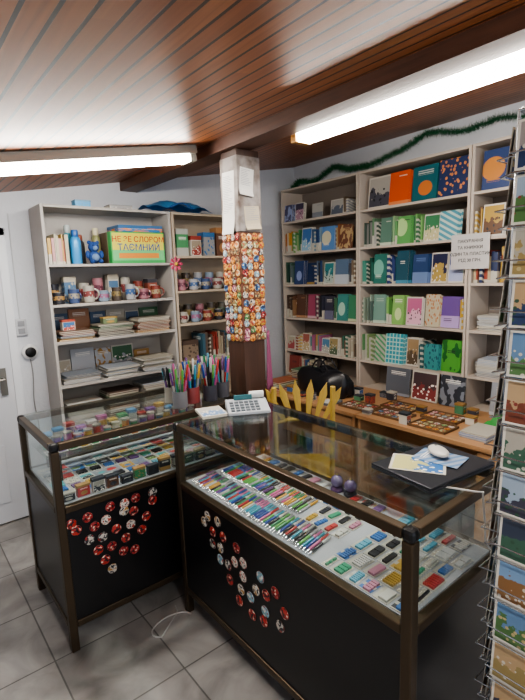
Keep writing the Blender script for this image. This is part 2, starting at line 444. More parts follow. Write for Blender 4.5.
# ---------------------------------------------------------------- books
pagem = mat('#d0cabb', .8)
def book_obj(w, t, h, cm_, M, label, group, cat='book', name='book'):
    c = min(.003, t*.2)
    b = MB()
    b.box(0, w, 0, c, 0, h, 0).box(0, w, t-c, t, 0, h, 0).box(0, c, c, t-c, 0, h, 0)
    b.box(c, w-.004, c, t-c, .003, h-.003, 1)
    o = b.obj(name, [cm_, pagem], mw=M)
    return tag(o, label, cat, group)
def cname(hx):
    import colorsys
    r, g, b_ = [int(hx[1+i:3+i], 16)/255 for i in (0, 2, 4)]
    h, s, v = colorsys.rgb_to_hsv(r, g, b_)
    if v < .22: return 'black'
    if s < .14: return 'white' if v > .74 else 'grey'
    h *= 360
    n = 'red' if h < 15 or h > 345 else 'orange' if h < 40 else 'yellow' if h < 68 else 'green' if h < 160 else 'teal' if h < 195 else 'blue' if h < 250 else 'purple' if h < 300 else 'pink'
    if n == 'orange' and v < .6: n = 'brown'
    return ('dark ' if v < .45 else 'pale ' if s < .35 else '') + n
def row(F, z, zmax, spec, group, where, x0=.024, xmax=.866):
    x = x0
    for s in spec:
        if s[0] == 'g': x += s[1]; continue
        if s[0] == 's':
            _, n, cols, hh = s
            for k in range(n):
                t = U(.007, .024); h = min(hh*U(.8, 1.06), zmax-z-.025); w = U(.14, .19)
                if x+t > xmax: break
                c = cols[k % len(cols)] if R() < .6 else random.choice(cols)
                ly = U(.01, .045)
                M = F @ T((x+t, ly, z+.0006)) @ RZ(math.pi/2)
                book_obj(w, t, h, cover(c, '#b8b4a8', random.choice(['band', 'plain', 'plain', 'stripe'])), M, 'slim %s book standing spine out on the %s' % (cname(c), where), group)
                x += t+.0015
            x += .004
        if s[0] == 'f':
            _, base, acc, st, w, h = s[:6]
            n = s[6] if len(s) > 6 else random.choice([2, 3, 4])
            if x+.007*(n-1)+w > xmax: w = xmax-x-.007*(n-1)
            if w < .06: continue
            h = min(h*U(.88, 1.05), zmax-z-.03)
            lean = U(.07, .12)
            ly = U(.01, .05)
            for k in range(n):
                t = U(.008, .014)
                M = F @ T((x, ly, z+.0006+t*math.sin(lean))) @ RX(-lean)
                book_obj(w, t, h-.008*(k % 2), cover(base, acc, st, random.choice([None, acc, '#d8d2c6', '#22242a']), random.randrange(4)), M, '%s notebook with %s pattern, facing out on %s' % (cname(base), cname(acc), where), group)
                ly += t/math.cos(lean)+.0015
                x += .007 if k < n-1 else 0
            x += w+.004
def rb(col, rowi, spec):
    z = ZB[8-rowi]; zm = (ZB + [2.35])[9-rowi]-.018
    nm = ['highest', 'second', 'third', 'fourth', 'fifth', 'sixth'][rowi-1]
    row(FB[col], z, zm, spec, 'books on the %s bookcase shelf' % nm, nm + ' shelf')
rb(0, 1, [('f', '#4a4a6a', '#8a96b8', 'wave', .10, .16), ('f', '#3a3148', '#a88090', 'scene', .11, .17), ('g', .1), ('f', '#a7a59e', '#7a8088', 'band', .12, .12, 1), ('g', .08), ('f', '#a8a6a0', '#5a6270', 'scene', .14, .14, 1), ('s', 3, ['#6a5a4a', '#8a8a90'], .13)])
rb(0, 2, [('s', 5, ['#b8883a', '#a94f3a', '#b0a690'], .19), ('s', 7, ['#4f8a55', '#6c9a5c', '#2f6a4a', '#8aa070'], .19), ('f', '#3f6fa8', '#88b0c8', 'scene', .12, .20), ('s', 5, ['#3a5a80', '#7890a0', '#28406a'], .19), ('f', '#5b86b8', '#c8c4a8', 'circle', .14, .19), ('s', 3, ['#8a5a3c', '#a09070'], .2), ('f', '#6a4334', '#b09870', 'wave', .12, .2)])
rb(0, 3, [('s', 7, ['#3b5a4a', '#24443a', '#5c6a6a'], .2), ('f', '#2c3f6a', '#8a98c0', 'circle', .12, .22), ('f', '#233458', '#98804a', 'plain', .11, .2), ('s', 6, ['#26406a', '#5a6a80', '#202838', '#6a6a60'], .2), ('f', '#2f7a80', '#a8b8b0', 'scene', .11, .19), ('f', '#5b6f88', '#afb6be', 'band', .14, .2), ('s', 3, ['#4a4a50', '#7a6a5a'], .18)])
rb(0, 4, [('s', 5, ['#6a4a3a', '#8a6a4c', '#4a3a30'], .2), ('f', '#5a3e30', '#a88060', 'plain', .12, .23), ('f', '#984a62', '#c0a0a8', 'plain', .10, .22), ('s', 5, ['#3a3a48', '#7a4a5a', '#504a50', '#2a2a30'], .2), ('f', '#3a3a48', '#6a6a80', 'band', .10, .2), ('s', 3, ['#4a6a50', '#6a7a60'], .2), ('f', '#3f7f7a', '#a0c0b0', 'circle', .11, .22), ('f', '#3f7a5a', '#b0b898', 'plain', .13, .22)])
rb(0, 5, [('f', '#a8a290', '#984a4a', 'scene', .10, .14), ('s', 4, ['#8a4a3a', '#c0a060'], .16), ('f', '#985a50', '#b0a080', 'scene', .09, .17), ('s', 7, ['#b09050', '#508a8a', '#a06080', '#706050'], .15), ('f', '#5080a0', '#a8a8a0', 'scene', .10, .13), ('f', '#988860', '#50604a', 'scene', .10, .16), ('s', 7, ['#6a4a80', '#3f6a5a', '#a8a090', '#7a4a3a'], .17), ('f', '#803a2a', '#a89060', 'scene', .10, .15), ('s', 3, ['#6a5a4a', '#b8b0a0'], .14)])
rb(0, 6, [('f', '#7a3a34', '#987050', 'plain', .14, .19), ('s', 6, ['#984a4a', '#a8a090', '#405a80'], .17), ('s', 6, ['#c0b8a0', '#6a5a50'], .15), ('s', 8, ['#504a48', '#8a8070'], .18)])
rb(1, 1, [('g', .04), ('f', '#a4a098', '#4a4a54', 'scene', .20, .255, 1), ('f', '#c6532c', '#d08050', 'plain', .165, .25), ('f', '#1f5f68', '#c8743c', 'circle', .19, .25), ('f', '#25345a', '#c8824a', 'blob', .20, .25)])
rb(1, 2, [('s', 8, ['#a0a09c', '#5a7a5c', '#7a7a78', '#384a40'], .2), ('f', '#5a7a6c', '#b8c4b0', 'plain', .10, .21), ('s', 3, ['#5a8a5a', '#8aa880'], .2), ('f', '#5a9655', '#a8c888', 'circle', .11, .21), ('s', 4, ['#3a6a4a', '#6a9a5a'], .2), ('f', '#3f7a54', '#c0b890', 'scene', .12, .21), ('f', '#5090a0', '#b8c8c0', 'stripe', .13, .215), ('f', '#35604a', '#7aa880', 'plain', .12, .22)])
rb(1, 3, [('s', 5, ['#2f6a5c', '#4a8a7a', '#1f4a40'], .2), ('f', '#2f6d64', '#78b0a0', 'circle', .12, .22), ('s', 5, ['#1f4a5a', '#2a3a6a', '#5a6a80'], .2), ('f', '#1f4a5a', '#4a8098', 'plain', .10, .23), ('f', '#28406a', '#6a80a8', 'band', .12, .22), ('f', '#232848', '#a89050', 'scene', .12, .22), ('f', '#3f4f88', '#a0a8c8', 'scene', .15, .22)])
rb(1, 4, [('s', 6, ['#6a7a70', '#90a090', '#5a6a64'], .21), ('f', '#6f8f84', '#a8b8a8', 'plain', .11, .22), ('s', 3, ['#7aa860', '#4a7a3a'], .2), ('f', '#7ca85e', '#b8c890', 'circle', .10, .22), ('f', '#b86288', '#d8a8b8', 'scene', .13, .23), ('f', '#b8b098', '#b07048', 'blob', .11, .22), ('f', '#6a4e90', '#b098c8', 'band', .13, .21), ('s', 4, ['#5a984a', '#b89838'], .2)])
rb(1, 5, [('s', 7, ['#5a8a5a', '#a8a8a0', '#7a9060', '#c0b890'], .2), ('f', '#a4a498', '#4a8a60', 'stripe', .11, .21), ('f', '#2f8a98', '#a8c8c0', 'grid', .15, .22), ('f', '#988060', '#5a4a38', 'scene', .10, .2), ('s', 3, ['#4a8a8a', '#2a5a60'], .2), ('f', '#3f8a8a', '#205060', 'blob', .10, .2), ('f', '#4f983a', '#206028', 'wave', .16, .22)])
rb(2, 1, [('g', .03), ('f', '#30426e', '#c08040', 'circle', .18, .25), ('f', '#283050', '#a8503a', 'scene', .17, .25), ('f', '#484c58', '#a88050', 'blob', .17, .25), ('f', '#8a4a34', '#b89870', 'wave', .16, .25)])
rb(2, 2, [('s', 3, ['#a88838', '#6a4a30'], .2), ('f', '#a88838', '#5a3a20', 'scene', .13, .21), ('s', 6, ['#a8603a', '#b8a880', '#4a6a9a'], .2), ('f', '#4a6ab0', '#b0b0c0', 'stripe', .16, .21), ('f', '#983a3a', '#c0a070', 'circle', .16, .2), ('f', '#3a6a8a', '#b8a060', 'blob', .16, .2)])
rb(2, 3, [('s', 8, ['#303a5a', '#984a3a', '#b0a080'], .2), ('f', '#a08030', '#703820', 'wave', .17, .22), ('f', '#2f5a8a', '#b8b8b8', 'circle', .16, .22), ('s', 8, ['#303a5a', '#7a904a', '#b0a080'], .2)])

def pile(F, lx, ly, z, w, d, items, group, where, cat='folder', name='folder', fan=.008):
    zz = z+.0006
    for (c, t) in items:
        b = MB().box(0, w, 0, d, 0, t*.25, 0).box(.003, w-.003, .003, d-.002, t*.25, t*.8, 1).box(0, w, 0, d, t*.8, t, 0)
        M = F @ T((lx+U(-fan, fan), ly+U(0, .012), zz)) @ RZ(U(-.03, .03))
        tag(b.obj(name, [mat(c, .45), pagem], mw=M), 'flat %s %s piled on the %s' % (cname(c), name.replace('_', ' '), where), cat, group)
        zz += t+.0006
    return zz
wf = ['#b6b4ae', '#afb3ba', '#a8b0bc', '#bfbeb8', '#a8a294']
pile(FB[2], .06, .02, ZB[4], .24, .2, [(random.choice(wf), .008) for _ in range(11)], 'paper piles', 'bookcase shelf')
pile(FB[2], .34, .02, ZB[4], .24, .2, [(random.choice(wf+['#6f8fc0']), .009) for _ in range(7)], 'paper piles', 'bookcase shelf')
pile(FB[2], .06, .02, ZB[3], .26, .2, [(random.choice(wf+['#8a8a90', '#5878a8']), .009) for _ in range(12)], 'paper piles', 'bookcase shelf')
pile(FB[2], .38, .02, ZB[3], .26, .2, [(random.choice(['#b8a880', '#a0a0a0', '#6a7a9a']), .009) for _ in range(9)], 'paper piles', 'bookcase shelf')

# ---- bookcase A content
def carton(M, w, d, h, c, acc, label, group=None, name='gift_box', st=None):
    e = empty(name, (0, 0, 0), label, 'box', group=group); e.matrix_local = M
    MB().box(-w/2, w/2, -d/2, d/2, 0, h*.8).obj('box_body', [cover(c, acc, st or random.choice(['band', 'circle', 'blob', 'scene']))], e, bevel=.001)
    MB().box(-w/2-.002, w/2+.002, -d/2-.002, d/2+.002, h*.8, h).obj('lid', [mat(acc, .5)], e, bevel=.001)
fx = ['#7a3a34', '#3f6a4a', '#a88040', '#6a5040', '#a8a090', '#405a7a', '#986a4a', '#5a4a42', '#2a2a30', '#b0aca0', '#8a8478']
wp = wf+['#8a9098', '#a09488', '#6a7078']
GW = 'grey bookcase shelf'
def backs(z, zm, cols, grp):
    x = .03
    while x < .80:
        w = U(.09, .17); h = min(U(.13, .2), zm-z-.03)
        if x+w > .86: break
        c = random.choice(cols)
        M = FA @ T((x, .222, z+.0006+.001)) @ RX(-.06)
        book_obj(w, U(.008, .014), h, cover(c, random.choice(cols), random.choice(['scene', 'plain', 'band', 'wave'])), M, '%s folder standing at the back of the grey bookcase' % cname(c), grp, 'folder', 'folder')
        x += w+.006
backs(ZA[4], ZA[5]-.018, fx, 'standing folders on the shelf')
backs(ZA[3], ZA[4]-.018, fx+wf, 'standing folders on the shelf')
z1 = pile(FA, .05, .015, ZA[4], .22, .175, [(random.choice(fx), .010) for _ in range(6)], 'folders on the shelf', GW, fan=.012)
z2 = pile(FA, .30, .015, ZA[4], .25, .175, [(random.choice(fx), .010) for _ in range(8)], 'folders on the shelf', GW, fan=.012)
pile(FA, .59, .015, ZA[4], .25, .175, [(random.choice(fx), .010) for _ in range(10)], 'folders on the shelf', GW, fan=.012)
carton(FA @ T((.12, .09, z1+.001)), .08, .06, .07, '#3a6a9a', '#a84a3a', 'small blue and red carton on the folder pile', None, 'small_box')
carton(FA @ T((.40, .09, z2+.001)), .1, .06, .045, '#6a7a5a', '#b09050', 'small green and gold carton on the folder pile', None, 'small_box')
for lx, n in ((.05, 8), (.33, 9), (.60, 13)):
    zt = pile(FA, lx, .015, ZA[3], .235, .18, [(random.choice(wp), U(.004, .010)) for _ in range(n)], 'paper piles on the shelf', GW, 'paper', 'paper_stack', fan=.014)
pile(FA, .05, .02, ZA[2], .24, .2, [(random.choice(wf), .012) for _ in range(11)], 'paper piles on the shelf', GW, 'paper', 'paper_stack')
pile(FA, .33, .02, ZA[2], .22, .2, [(random.choice(fx), .014) for _ in range(12)], 'folders on the shelf', GW)
pile(FA, .60, .02, ZA[2], .24, .2, [(random.choice(wp), .014) for _ in range(13)], 'folders on the shelf', GW)
row(FA, ZA[6], 2.05, [('s', 9, ['#b89850', '#a85a4a', '#b0a890', '#5a7a6a', '#b88a8a'], .18)], 'books on the grey bookcase', GW, x0=.03, xmax=.17)

def mug(M, r, h, c, c2, label, group):
    b = MB().lathe([(r*.85, 0), (r, .006), (r, h*.35), (r, h*.7), (r, h), (r*.9, h), (r*.88, h*.9), (r*.86, .01), (.001, .008)], 20, [0, 0, 1, 0, 0, 2, 2, 2])
    pts = [(r-.002+math.sin(a)*h*.26, 0, h*.5+math.cos(a)*h*.3) for a in [i*math.pi/8 for i in range(9)]]
    b.tube(pts, h*.055, 8, 0)
    o = b.obj('mug', [mat(c, .25, coat=.3), cover(c2, c, 'blob'), mat('#a9a6a0', .3)], smooth=True, mw=M)
    return tag(o, label, 'mug', group)
mc = [('#a09c92', '#7a3a3a'), ('#2a2a30', '#98784a'), ('#7a392f', '#a09070'), ('#98989a', '#3a5a88'), ('#788898', '#905a7a'), ('#3a4a70', '#989080'), ('#5a5448', '#4a5a4a'), ('#986870', '#603040'), ('#4a4038', '#807048')]
for i in range(8):
    c, c2 = mc[(i*4+1) % 9]
    lx = .07+i*.098
    mug(FA @ T((lx, .05, ZA[5]+.0006)) @ RZ(U(-1.5, -.2)), .036, .075+.018*(i % 3), c, c2, '%s ceramic mug with printed band on the grey bookcase' % cname(c), 'mugs on the grey bookcase')
for i in range(8):
    lx = .075+i*.1
    if i % 3 == 1:
        carton(FA @ T((lx, .17, ZA[5]+.0006)), .075, .07, U(.14, .19), random.choice(['#4a6a8a', '#8a4a3a', '#5a7a4a', '#6a5a50']), random.choice(['#a8a090', '#3a3a40']), 'small gift carton behind the mugs on the shelf', 'cartons behind the mugs', 'small_box')
    else:
        c, c2 = random.choice(mc)
        mug(FA @ T((lx, .17, ZA[5]+.0006)) @ RZ(U(.8, 1.5)), .036, .13+.03*(i % 2), c, c2, '%s tall ceramic mug on the grey bookcase' % cname(c), 'mugs on the grey bookcase')
for r_, zz in ((0, ZA2[5]), (1, ZA2[4]), (2, ZA2[4]), (3, ZA2[5])):
    for i in range(5):
        c, c2 = random.choice(mc)
        mug(FA2 @ T((.08+i*.11, .06 if r_ < 2 else .17, zz+.0006)) @ RZ(U(-1.3, -.2) if r_ < 2 else U(.3, 1.3)), .036, .085+.05*(r_ >= 2), c, c2, '%s ceramic mug on the pale wooden bookcase' % cname(c), 'mugs on the pale bookcase')
def bottle(M, c, cc, h, r, label):
    e = empty('bottle', (0, 0, 0), label, 'bottle'); e.matrix_local = M
    MB().lathe([(r*.92, 0), (r, .008), (r, h*.66), (r*.92, h*.74), (r*.6, h*.8)], 20, 0).obj('body', [mat(c, .3, .1)], e, smooth=True)
    MB().lathe([(r*.62, h*.8), (r*.66, h*.82), (r*.66, h*.97), (r*.55, h)], 20, 0).obj('cap', [mat(cc, .4)], e, smooth=True)
bottle(FA @ T((.215, .07, ZA[6]+.0006)), '#3f8fc8', '#2a5a9a', .22, .034, 'blue drinks bottle with dark blue cap on the grey bookcase')
bottle(FA @ T((.20, .17, ZA[6]+.0006)), '#4890a0', '#a8b0b0', .26, .03, 'turquoise drinks bottle with white cap on the grey bookcase')
bottle(FA @ T((.28, .18, ZA[6]+.0006)), '#3a3a40', '#8a4a3a', .2, .03, 'black drinks bottle with red cap on the grey bookcase')
bottle(FA @ T((.40, .20, ZA[6]+.0006)), '#8a8a60', '#c8c0a0', .25, .03, 'olive drinks bottle with cream cap on the grey bookcase')
def plush(M, c1, c2, label):
    e = empty('plush_toy', (0, 0, 0), label, 'toy'); e.matrix_local = M
    bl = mat(c1, .95, noise=.25, scale=60); bl2 = mat(c2, .95)
    MB().ball((0, 0, .045), .042, 0, sc=(1, .85, 1.05)).ball((0, -.03, .042), .026, 1).obj('torso', [bl, bl2], e, smooth=True)
    MB().ball((0, -.004, .112), .036).ball((0, -.036, .103), .016, 1).ball((-.014, -.034, .122), .004, 2).ball((.014, -.034, .122), .004, 2).obj('head', [bl, bl2, mat('#0b0b0d', .2)], e, smooth=True)
    for s in (-1, 1):
        MB().ball((s*.028, 0, .142), .013, sc=(1, .6, 1)).obj('ear', [bl], e, smooth=True)
        MB().ball((s*.046, -.015, .062), .016, sc=(1, 1, 1.7)).obj('arm', [bl], e, smooth=True)
        MB().ball((s*.028, -.045, .016), .0155, sc=(1, 1.7, 1)).obj('leg', [bl], e, smooth=True)
plush(FA @ T((.335, .08, ZA[6]+.0006)), '#2a4a86', '#6a84a8', 'small blue plush bear with a round head sitting on the shelf')
e = empty('game_box', (0, 0, 0), 'yellow and green board game box with bold lettering on the shelf', 'box'); e.matrix_local = FA @ T((.44, .03, ZA[6]+.0006))
MB().box(0, .40, 0, .06, 0, .215).obj('box_body', [mat('#3fa65a', .35)], e, bevel=.002)
MB().box(.008, .392, -.0012, -.0002, .02, .207).obj('front_print', [cover('#d8cc4a', '#6fbe80', 'band', None)], e)
fr = Matrix(((1, 0, 0, 0), (0, 0, -1, 0), (0, 1, 0, 0), (0, 0, 0, 1)))
text('НЕ ЗЕ СЛОВОМ', .052, T((.2, -.0018, .165)) @ fr, mat('#b8202a', .4), e)
text('ТАЄМНИЙ', .062, T((.2, -.0018, .11)) @ fr, mat('#1a4a98', .4), e)
MB().box(.05, .35, -.0018, -.0013, .035, .07).obj('label_strip', [mat('#d88a3a', .4)], e)
e = empty('game_box', (0, 0, 0), 'flat blue and orange game box lying on the other box', 'box'); e.matrix_local = FA @ T((.50, .03, ZA[6]+.0006+.216))
MB().box(0, .33, 0, .2, 0, .025).obj('box_body', [cover('#3a78b0', '#e08a40', 'wave')], e, bevel=.002)
MB().box(-.002, .332, -.002, .202, .025, .045).obj('lid', [mat('#3a6a9a', .4)], e, bevel=.002)
o = MB().box(.0, .40, .062, .2, 0, .215).obj('storage_box', [mat('#6a5a4a')], mw=FA @ T((.44, .035, ZA[6]+.0006)), bevel=.002); tag(o, 'brown cardboard carton behind the game box on the shelf', 'box')
carton(FA2 @ T((.1, .08, ZA2[6]+.0006)), .1, .09, .2, '#4a8a5a', '#a8a8a0', 'green and white gift box on the pale bookcase')
carton(FA2 @ T((.22, .08, ZA2[6]+.0006)), .09, .09, .15, '#988c78', '#903a30', 'beige gift box with red lid on the pale bookcase')
carton(FA2 @ T((.34, .08, ZA2[6]+.0006)), .1, .09, .18, '#909090', '#3a6a9a', 'white gift box with blue lid on the pale bookcase')
carton(FA2 @ T((.46, .08, ZA2[6]+.0006)), .1, .09, .22, '#6a4a3a', '#a87a50', 'tall brown gift box on the pale bookcase')
carton(FA2 @ T((.12, .09, ZA2[3]+.0006)), .14, .1, .16, '#7a6a5a', '#4a3a30', 'brown cardboard gift box on the pale bookcase')
row(FA2, ZA2[3], ZA2[4]-.018, [('s', 16, ['#5a4a42', '#8a3a30', '#988c78', '#3a5a6a'], .2)], 'books on the pale bookcase', 'pale bookcase shelf', x0=.22, xmax=.77)
row(FA2, ZA2[2], ZA2[3]-.018, [('s', 20, ['#5a4a42', '#8a3a30', '#a8a090', '#3a5a6a'], .2)], 'books on the pale bookcase', 'pale bookcase shelf', x0=.05, xmax=.77)
e = empty('pinwheel', (0, 0, 0), 'pink paper flower pinwheel hung on the bookcase edge', 'decoration'); e.matrix_local = T((1.725, 3.1195, 1.70)) @ RX(math.pi/2)
b = MB()
for k in range(8):
    a = k*math.pi/4
    b.add([(0, 0, .001), (.045*math.cos(a-.28), .045*math.sin(a-.28), .001), (.056*math.cos(a), .056*math.sin(a), .012), (.045*math.cos(a+.28), .045*math.sin(a+.28), .001)], [(0, 1, 2, 3), (3, 2, 1, 0)])
b.obj('petals', [mat('#c0486a', .5)], e)
MB().ball((0, 0, .012), .013).obj('flower_centre', [mat('#d0b040', .5)], e, smooth=True)
e = empty('storage_bag', (1.80, 3.22, 2.0756), 'folded bright blue plastic bag on top of the bookcase', 'bag')
b = MB()
N = 14
vs = []; fs = []
for i in range(N+1):
    for j in range(7):
        u = i/N; v = j/6
        hgt = .085*math.sin(math.pi*min(.97, max(.03, u)))**.4*math.sin(math.pi*min(.95, max(.05, v)))**.4+.012*math.sin(u*17+v*5)
        vs.append((-.27+.54*u, -.11+.22*v, max(.002, hgt)))
for i in range(N):
    for j in range(6):
        a = i*7+j; fs.append((a, a+7, a+8, a+1))
b.add(vs, fs); b.add([(-.27, -.11, 0), (.27, -.11, 0), (.27, .11, 0), (-.27, .11, 0)], [(0, 3, 2, 1)])
b.obj('bag_body', [mat('#4a90c8', .35, noise=.2)], e, smooth=True)
MB().tube([(-.1+.02*i, -.115-.01*math.sin(i*.5), .03+.03*math.sin(i*math.pi/10)) for i in range(11)], .006).obj('bag_handle', [mat('#2a5a98', .5)], e, smooth=True)
carton(T((1.10, 3.2, 2.0756)), .1, .07, .045, '#4aa0d0', '#6a98b8', 'small blue and white carton on top of the bookcase')
carton(T((1.36, 3.22, 2.0756)), .16, .1, .03, '#a8a8a8', '#989898', 'flat white carton on top of the bookcase')

# ---------------------------------------------------------------- desks and items behind
dwood = wood('light_desk_wood', '#8f6a4a', '#b98f66', 'Y', .4)
def desk(y0, y1, label):
    e = empty('desk', (2.61, (y0+y1)/2, 0), label, 'desk'); L = (y1-y0)/2
    MB().box(-.31, .31, -L, L, .655, .68).obj('desktop', [dwood], e, bevel=.002)
    for s in (-1, 1):
        MB().box(-.3, .3, s*(L-.02)-.01, s*(L-.02)+.01, 0, .655).obj('side_panel', [dwood], e)
    MB().box(.1, .115, -L+.03, L-.03, .2, .655).obj('modesty_panel', [dwood], e)
    for k in range(3):
        z = .08+.19*k
        MB().box(-.3, -.282, -L+.035, -L+.4, z, z+.18).obj('drawer', [dwood], e, bevel=.002)
desk(.7, 1.90, 'light brown wooden desk in front of the bookcase')
desk(1.91, 3.11, 'light brown wooden desk in front of the bookcase')
DZ = .6806
e = empty('handbag', (2.56, 2.42, DZ), 'soft black handbag standing open on the desk', 'bag')
b = MB()
prof = [(.5, 0), (.56, .03), (.55, .12), (.46, .17), (.30, .19), (.1, .175)]
vs = []; fs = []; S = 28
for i, (r_, z_) in enumerate(prof):
    for k in range(S):
        a = 2*math.pi*k/S
        q = 1+.06*math.sin(5*a+i)+.05*math.sin(9*a)
        vs.append((r_*.22*math.cos(a)*q, r_*.46*math.sin(a)*q, z_*1.0+.018*math.sin(3*a+1)*(i > 1)))
for i in range(len(prof)-1):
    for k in range(S):
        k2 = (k+1) % S; fs.append((i*S+k, i*S+k2, (i+1)*S+k2, (i+1)*S+k))
fs.append(tuple(range(S))[::-1]); fs.append(tuple(range((len(prof)-1)*S, len(prof)*S)))
b.add(vs, fs); blk = mat('#15151a', .35, noise=.3)
b.obj('bag_body', [blk], e, smooth=True)
for s in (-1, 1):
    MB().tube([(s*.05, -.11+.022*i, .15+.12*math.sin(i*math.pi/10)) for i in range(11)], .006).obj('bag_handle', [blk], e, smooth=True)
for (y, w, c, a, st) in ((2.08, .2, '#5c5f66', '#8a8d94', 'plain'), (1.86, .2, '#4a3a3c', '#803a3a', 'scene'), (1.64, .17, '#30343c', '#7a7f88', 'wave'), (1.30, .16, '#8a8c92', '#b0b4ba', 'plain')):
    M = T((2.865, y, DZ+.004)) @ RY(.12) @ RZ(-math.pi/2)
    book_obj(w, .014, .205, cover(c, a, st), M, '%s notebook leaning against the bookcase on the desk' % cname(c), 'notebooks on the desk', 'notebook', 'notebook')
for ti, (tx, ty) in enumerate(((2.45, 1.72), (2.62, 1.46), (2.42, 1.42), (2.64, 1.78), (2.45, 1.99))):
    e = empty('display_tray', (tx, ty, DZ), 'brown shallow tray holding small round souvenirs on the desk', 'tray', 0, 'trays on the desk')
    b = MB().box(-.08, .08, -.12, .12, 0, .006)
    for x0, x1, y0, y1 in ((-.08, -.074, -.12, .12), (.074, .08, -.12, .12), (-.08, .08, -.12, -.114), (-.08, .08, .114, .12)):
        b.box(x0, x1, y0, y1, .006, .014)
    b.obj('tray_body', [mat('#6a5038', .5)], e)
    for i in range(3):
        for j in range(5):
            o = link('badge', badge_mesh(.018, random.randrange(15)), None, 0, T((tx-.046+i*.046, ty-.09+j*.045, DZ+.0064)) @ RZ(U(0, 6)))
            tag(o, 'round souvenir magnet lying in a brown tray', 'badge', 'magnets in trays')
def calculator(M, label='grey desk calculator with dark display and rows of keys'):
    e = empty('calculator', (0, 0, 0), label, 'calculator'); e.matrix_local = M
    MB().box(-.05, .05, -.075, .075, 0, .018).obj('body', [mat('#55585e', .4)], e, bevel=.004)
    MB().box(-.042, .042, .035, .065, .018, .0195).obj('display', [mat('#9aa890', .2)], e)
    for i in range(4):
        for j in range(4):
            MB().box(-.04+i*.021, -.024+i*.021, -.065+j*.023, -.049+j*.023, .018, .022).obj('key', [mat('#b8b8b4', .5)], e)
calculator(T((2.38, 2.19, DZ)) @ RZ(-1.5))
pile(T((2.38, 1.08, 0)), 0, 0, DZ, .2, .15, [('#a8a8ac', .01), ('#8a98b8', .012), ('#a8a498', .01)], 'papers on the desk', 'light wooden desk')
pile(T((2.36, 2.72, 0)), 0, 0, DZ, .22, .16, [('#984a40', .012), ('#3a3a44', .012), ('#a8a498', .01), ('#5a6a50', .015), ('#905030', .012)], 'papers on the desk', 'light wooden desk')
pile(T((2.64, 2.68, 0)), 0, 0, DZ, .2, .2, [(random.choice(fx), .014) for _ in range(8)], 'papers on the desk', 'light wooden desk')
SB = 'small boxes on the desk'
for (x, y) in ((2.775, 2.02), (2.775, 1.44), (2.78, 1.36), (2.62, 1.62), (2.30+.06, 1.57), (2.36, 1.85), (2.58, 2.10), (2.66, 2.17), (2.58, 2.0), (2.75, 1.94), (2.36, 2.36), (2.38, 2.48), (2.38, 2.6), (2.62, 1.29)):
    c = random.choice(['#3a5a8a', '#984a3a', '#3a3a44', '#a89860', '#4a7a5a', '#6a6a70'])
    carton(T((x, y, DZ)), .045, .055, U(.03, .075), c, random.choice(['#a8a498', '#30343c', '#8a6a3a']), '%s small gift box standing on the desk' % cname(c), SB, 'small_box')
b = MB(); vs = []; fs = []
for i in range(13):
    for j in range(13):
        x = -.09+.18*i/12; y = -.13+.26*j/12
        edge = min(1, 4*min(i, 12-i, j, 12-j)/12)
        vs.append((x*(1+.1*math.sin(j)), y*(1+.1*math.sin(i*1.3)), .001+edge*(.07+.018*math.sin(i*1.4+j*.7)+.014*math.cos(j*1.9))))
for i in range(12):
    for j in range(12):
        a = i*13+j; fs.append((a, a+13, a+14, a+1))
b.add(vs, fs)
o = b.obj('crumpled_bag', [mat('#2f8a3a', .45, noise=.25)], smooth=True, mw=T((2.74, 1.10, DZ))); tag(o, 'crumpled bright green plastic bag on the desk', 'bag')
b = MB(); vs = []; fs = []
for i in range(17):
    for j in range(10):
        u = i/16; v = j/9
        wd = .06+.09*v
        vs.append((.012*math.sin(u*18)*v, (u-.5)*wd, 1.28-.34*v))
for i in range(16):
    for j in range(9):
        a = i*10+j; fs.append((a, a+10, a+11, a+1))
b.add(vs, fs)
o = b.obj('hanging_scarf', [mat('#8a4a68', .9, noise=.3)], smooth=True, mw=T((CX+CH+.055, CY-.035, 0)) @ RZ(-.9)); sd = o.modifiers.new('t', 'SOLIDIFY'); sd.thickness = .004
tag(o, 'dusky pink scarf hanging in folds from the column', 'scarf')

# chair behind the counter
e = empty('chair', (1.735, 1.80, 0), 'yellow wooden chair with a fanned slatted back behind the counter', 'chair', math.radians(-42.2))
yw = wood('yellow_chair_wood', '#8f7430', '#c4a552', 'Z', .4)
MB().box(-.17, .17, .0, .36, .43, .455).obj('seat', [yw], e, bevel=.006)
for x in (-.155, .155):
    MB().tube([(x, .34, 0), (x, .335, .43)], .016, 10).obj('leg', [yw], e, smooth=True)
    MB().tube([(x, .02, 0), (x, .015, .45), (x*1.02, .0, .75), (x*1.04, -.015, .985)], .015, 10).obj('leg', [yw], e, smooth=True)
for x0, y0, x1, y1 in ((-.155, .02, -.155, .34), (.155, .02, .155, .34), (-.155, .34, .155, .34)):
    MB().tube([(x0, y0, .22), (x1, y1, .22)], .009, 8).obj('stretcher', [yw], e, smooth=True)
MB().tube([(-.16, 0, .78), (-.08, -.004, .80), (0, -.006, .805), (.08, -.004, .80), (.16, 0, .78)], .012, 10).obj('back_rail', [yw], e, smooth=True)
for i in range(6):
    a = (i-2.5)*.20
    bx = (i-2.5)*.045
    L = .23-.012*abs(i-2.5)
    MB().add([(-.011, -.006, 0), (.011, -.006, 0), (.021, -.006, L*.7), (0, -.006, L), (-.021, -.006, L*.7), (-.011, .006, 0), (.011, .006, 0), (.021, .006, L*.7), (0, .006, L), (-.021, .006, L*.7)],
             [(0, 1, 2, 3, 4), (9, 8, 7, 6, 5), (0, 5, 6, 1), (1, 6, 7, 2), (2, 7, 8, 3), (3, 8, 9, 4), (4, 9, 5, 0)]).obj('slat', [yw], e, bevel=.002, mw=T((bx, -.006, .805)) @ RY(a))

